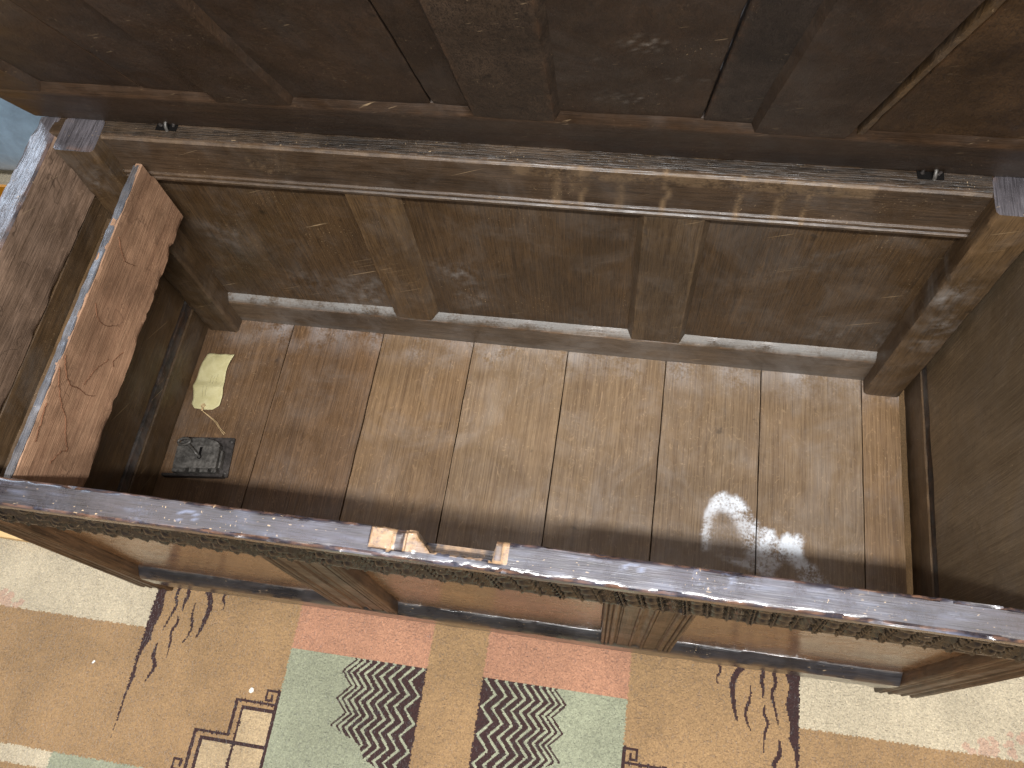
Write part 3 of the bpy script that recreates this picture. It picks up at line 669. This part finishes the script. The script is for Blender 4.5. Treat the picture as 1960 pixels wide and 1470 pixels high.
# ------------------------------------------------------------------ things lying in the chest
lock = thing('iron_lock', 'loose iron chest lock lying on the floor boards below the paper tag', 'lock', (.137, .204, .0012))
ang = R(5.5)
def lk(x, y, z):   # lock plate coordinates (metres from its centre) -> world
    return (.137 + x * math.cos(ang) - y * math.sin(ang), .204 + x * math.sin(ang) + y * math.cos(ang), .0012 + z)
def lbox(name, x0, x1, y0, y1, z0, z1, mat, parent, bev=.0008):
    return loft(name, rect(x0, x1, y0, y1, bev), 'z', z0, z1, mat, parent, .01, .008, .0003, wear=.5, tf=lambda p: lk(*p))
lbox('base_plate', -.0515, .0500, -.038, .0375, 0, .0032, M['iron_dark'], lock)
case = lbox('case', -.0480, .0320, -.0270, .0140, .0033, .0200, M['iron'], lock, .0015)
# arched upper half of the case
sect = [(-.0480, .0142)] + [(-.008 + .0400 * math.cos(t) if t < math.pi / 2 else -.008 + .0400 * math.cos(t), .0142 + .0165 * math.sin(t)) for t in np.linspace(0, math.pi, 16)]
loft('case_arch', [(p[0], p[1], .3) for p in sect[1:]], 'z', .0033, .0192, M['iron'], case, .01, .01, .0002, tf=lambda p: lk(*p))
for x0, x1 in ((-.0480, -.0235), (-.0165, -.0030), (.0040, .0190), (.0255, .0340)):   # teeth of the lower lip, slots left open between them
    lbox('lip_tooth', x0, x1, -.0350, -.0272, .0033, .0196, M['iron'], case)
lbox('lower_flange', -.0700, .0440, -.0400, -.0352, .0, .0120, M['iron_dark'], lock)
lbox('bolt_bar', .0340, .0380, -.0250, .0080, .0033, .0150, M['iron'], lock)
kh = []
for t in np.linspace(R(60), R(390), 12): kh.append((.0035 * math.cos(t - math.pi / 2 + R(135)), -.004 + .0035 * math.sin(t - math.pi / 2 + R(135))))
loft('keyhole', [(p[0] * 1.0 - .002, p[1], 0) for p in [(.0042 * math.cos(t), -.006 + .0042 * math.sin(t)) for t in np.linspace(R(120), R(420), 12)] + [(.0026, .0125), (-.0026, .0125)]], 'z', .0190, .02035, M['hole'], case, .01, .01, 0, tf=lambda p: lk(*p))
for sx, sy in ((-.046, .032), (.045, .030), (.044, -.030)):
    tube('rivet', [lk(sx, sy, .003), lk(sx, sy, .0045), lk(sx, sy, .0048)], lambda t: .0026 * (1 - .5 * t), M['iron'], lock)
key = thing('iron_key', 'small bent iron key with a ring bow resting in the keyhole of the loose lock', 'key', lk(-.002, -.006, .0205))
tube('shank', smooth_path([lk(-.002, -.006, .0195), lk(-.006, -.002, .0270), lk(-.014, .006, .0290), lk(-.022, .013, .0280)], 5), .0028, M['iron'], key)
tube('bow', [lk(-.033 + .0125 * math.cos(t), .0200 + .0062 * math.sin(t), .0275 + .0025 * math.cos(t)) for t in np.linspace(0, 2 * math.pi, 24, endpoint=False)], .0021, M['iron'], key, 8, True)

# paper tag
def tagpt(u, v):
    """u across 0..1 (left to right), v along 0..1 from the string end upwards"""
    bl, br, tl, tr = Vector((.0745, .2940, 0)), Vector((.1305, .2955, 0)), Vector((.0745, .4100, 0)), Vector((.1300, .4110, 0))
    p = (bl * (1 - u) + br * u) * (1 - v) + (tl * (1 - u) + tr * u) * v
    p.x += .0045 * math.sin(v * 6.0 + .6) - .0055 * max(0, 1 - abs(v - .38) / .2) * (1 - u) + .003 * (v - .5)
    p.z = .0022 + .0036 * math.sin(v * 5.2 + .4) ** 2 * (.6 + .4 * u) + .0030 * max(0, 1 - abs(v - .40) / .10) + .004 * u * v * v + .0012 * N(u * 4, v * 6, 2)
    return p
nu, nv = 18, 36; vs_ = []; fs = []
for j in range(nv + 1):
    for i in range(nu + 1):
        u, v = i / nu, j / nv
        cut = max(0, .085 - v) / .085 * .17                     # clipped corners beside the string
        vs_.append(tagpt(.5 + (u - .5) * (1 - 2 * cut), v + (.02 * abs(u - .5) * max(0, .1 - v) * 10)))
m_ = nu + 1
for j in range(nv):
    for i in range(nu): fs.append((j * m_ + i, j * m_ + i + 1, (j + 1) * m_ + i + 1, (j + 1) * m_ + i))
me = bpy.data.meshes.new('paper_tag'); me.from_pydata([tuple(p) for p in vs_], [], fs)
tg = finish('paper_tag', me, M['paper'], None, (.1025, .352, .002), 60); tag(tg, 'creased cream paper luggage tag with a flax string lying on the boards', 'tag')
sm = tg.modifiers.new('thickness', 'SOLIDIFY'); sm.thickness = .0005; sm.offset = -1
h0 = tagpt(.46, .06)
tube('eyelet', [h0 + Vector((.0034 * math.cos(t), .0034 * math.sin(t), .0009)) for t in np.linspace(0, 2 * math.pi, 18, endpoint=False)], .0010, M['string'], tg, 6, True)
for dx, dy in ((0, 0), (.0016, .0012)):
    tube('string', smooth_path([h0 + Vector((0, .002, .0012)), h0 + Vector((.001, -.009, .0022)), (.118 + dx, .283, .0030), (.134 + dx, .273 + dy, .0026), (.1475, .260 + dy * 2, .0020), (.158 + dx, .2510 + 2 * dy, .0016)], 6), .0007, M['string'], tg, 6)
tube('knot', [h0 + Vector((.001 + .0016 * math.cos(t), -.008 + .0022 * math.sin(t), .0024 + .0006 * math.sin(2 * t))) for t in np.linspace(0, 2 * math.pi, 10, endpoint=False)], .0011, M['string'], tg, 6, True)
for a in (((.50, .46), (.53, .60)), ((.60, .45), (.62, .52)), ((.60, .54), (.64, .60)), ((.72, .47), (.70, .56)), ((.72, .58), (.75, .63)), ((.66, .49), (.74, .50)), ((.30, .20), (.34, .40)), ((.40, .22), (.46, .40))):
    pts = []
    for k in range(6):
        t = k / 5; u, v = a[0][0] + (a[1][0] - a[0][0]) * t, a[0][1] + (a[1][1] - a[0][1]) * t; q = tagpt(u + .012 * math.sin(t * 9), v); pts.append(q + Vector((0, 0, .00005)))
    tube('pencil_mark', pts, .00028, M['pencil'], tg, 4)

# ------------------------------------------------------------------ around the chest
def scrap(name, x, y, r, label, n=5):
    pts = []
    for k in range(n * 4): pts.append((x + r * (math.sin(k * 2.1) * .8 + N(k * .7, x * 9, 0)), y + r * (math.cos(k * 1.3) * .9 + N(k * .6, 4, y * 9)), ZR + .0025 + abs(N(k, 1, 1)) * .003))
    o = tube(name, smooth_path(pts, 4), .0006, M['lint'], None, 5); tag(o, label, 'lint', None); return o
scrap('lint_scrap', .283, -.168, .0034, 'curl of white lint on the tan field beside the stepped fret')
scrap('lint_scrap', -.022, -.163, .0020, 'tiny white lint speck on the plain tan part outside the dark wedge', 3)
scrap('lint_scrap', 1.112, -.175, .0040, 'fuzzy white lint on the tan field between green block and wavy flames')
pl = loft('pine_board', rect(.030, .205, ZR + .0005, ZR + .022, .002), 'x', -1.00, -.17, M['pine'], None, .03, .03, .0004); tag(pl, 'pale pine board lying on the rug beside the chest end', 'board')
# grey rolled cloth and a yellow crate in the gap beyond the left end
n_, mseg = 28, 40; vs_, fs = [], []
for j in range(n_ + 1):
    t = j / n_; rr = .20 * (1 - .10 * (2 * t - 1) ** 8)
    for k in range(mseg):
        a = 2 * math.pi * k / mseg; r2 = rr * (1 + .02 * N(math.cos(a) * 3, math.sin(a) * 3, t * 6))
        vs_.append((-1.25 + 1.15 * t, 1.0 + r2 * math.cos(a), ZR + .20 + r2 * math.sin(a)))
for j in range(n_):
    for k in range(mseg): fs.append((j * mseg + k, j * mseg + (k + 1) % mseg, (j + 1) * mseg + (k + 1) % mseg, (j + 1) * mseg + k))
fs += [tuple(range(mseg))[::-1], tuple(n_ * mseg + k for k in range(mseg))]
me = bpy.data.meshes.new('cloth_bolster'); me.from_pydata(vs_, [], fs)
bo = finish('cloth_bolster', me, M['grey_fabric'], None, (-.67, 1.0, ZR), 60); tag(bo, 'large blue grey cloth bolster lying behind the left end of the chest', 'bolster')

yc = thing('plastic_crate', 'bright yellow plastic crate in the gap beside the left end of the chest', 'crate', (-.64, .54, ZR - .0005))
cx0, cx1, cy0, cy1, cz0, cz1 = -.86, -.425, .36, .718, ZR + .0005, ZR + .20
loft('crate_bottom', rect(cx0, cx1, cy0, cy1, .004), 'z', cz0, cz0 + .006, M['yellow'], yc, .01, .05, 0)
for nm, a, b, c, d in (('crate_side', cx0, cx0 + .006, cy0, cy1), ('crate_side', cx1 - .006, cx1, cy0, cy1), ('crate_side', cx0 + .0065, cx1 - .0065, cy0, cy0 + .006), ('crate_side', cx0 + .0065, cx1 - .0065, cy1 - .006, cy1)):
    loft(nm, rect(a, b, c, d, .0015), 'z', cz0 + .0065, cz1, M['yellow'], yc, .05, .05, 0)
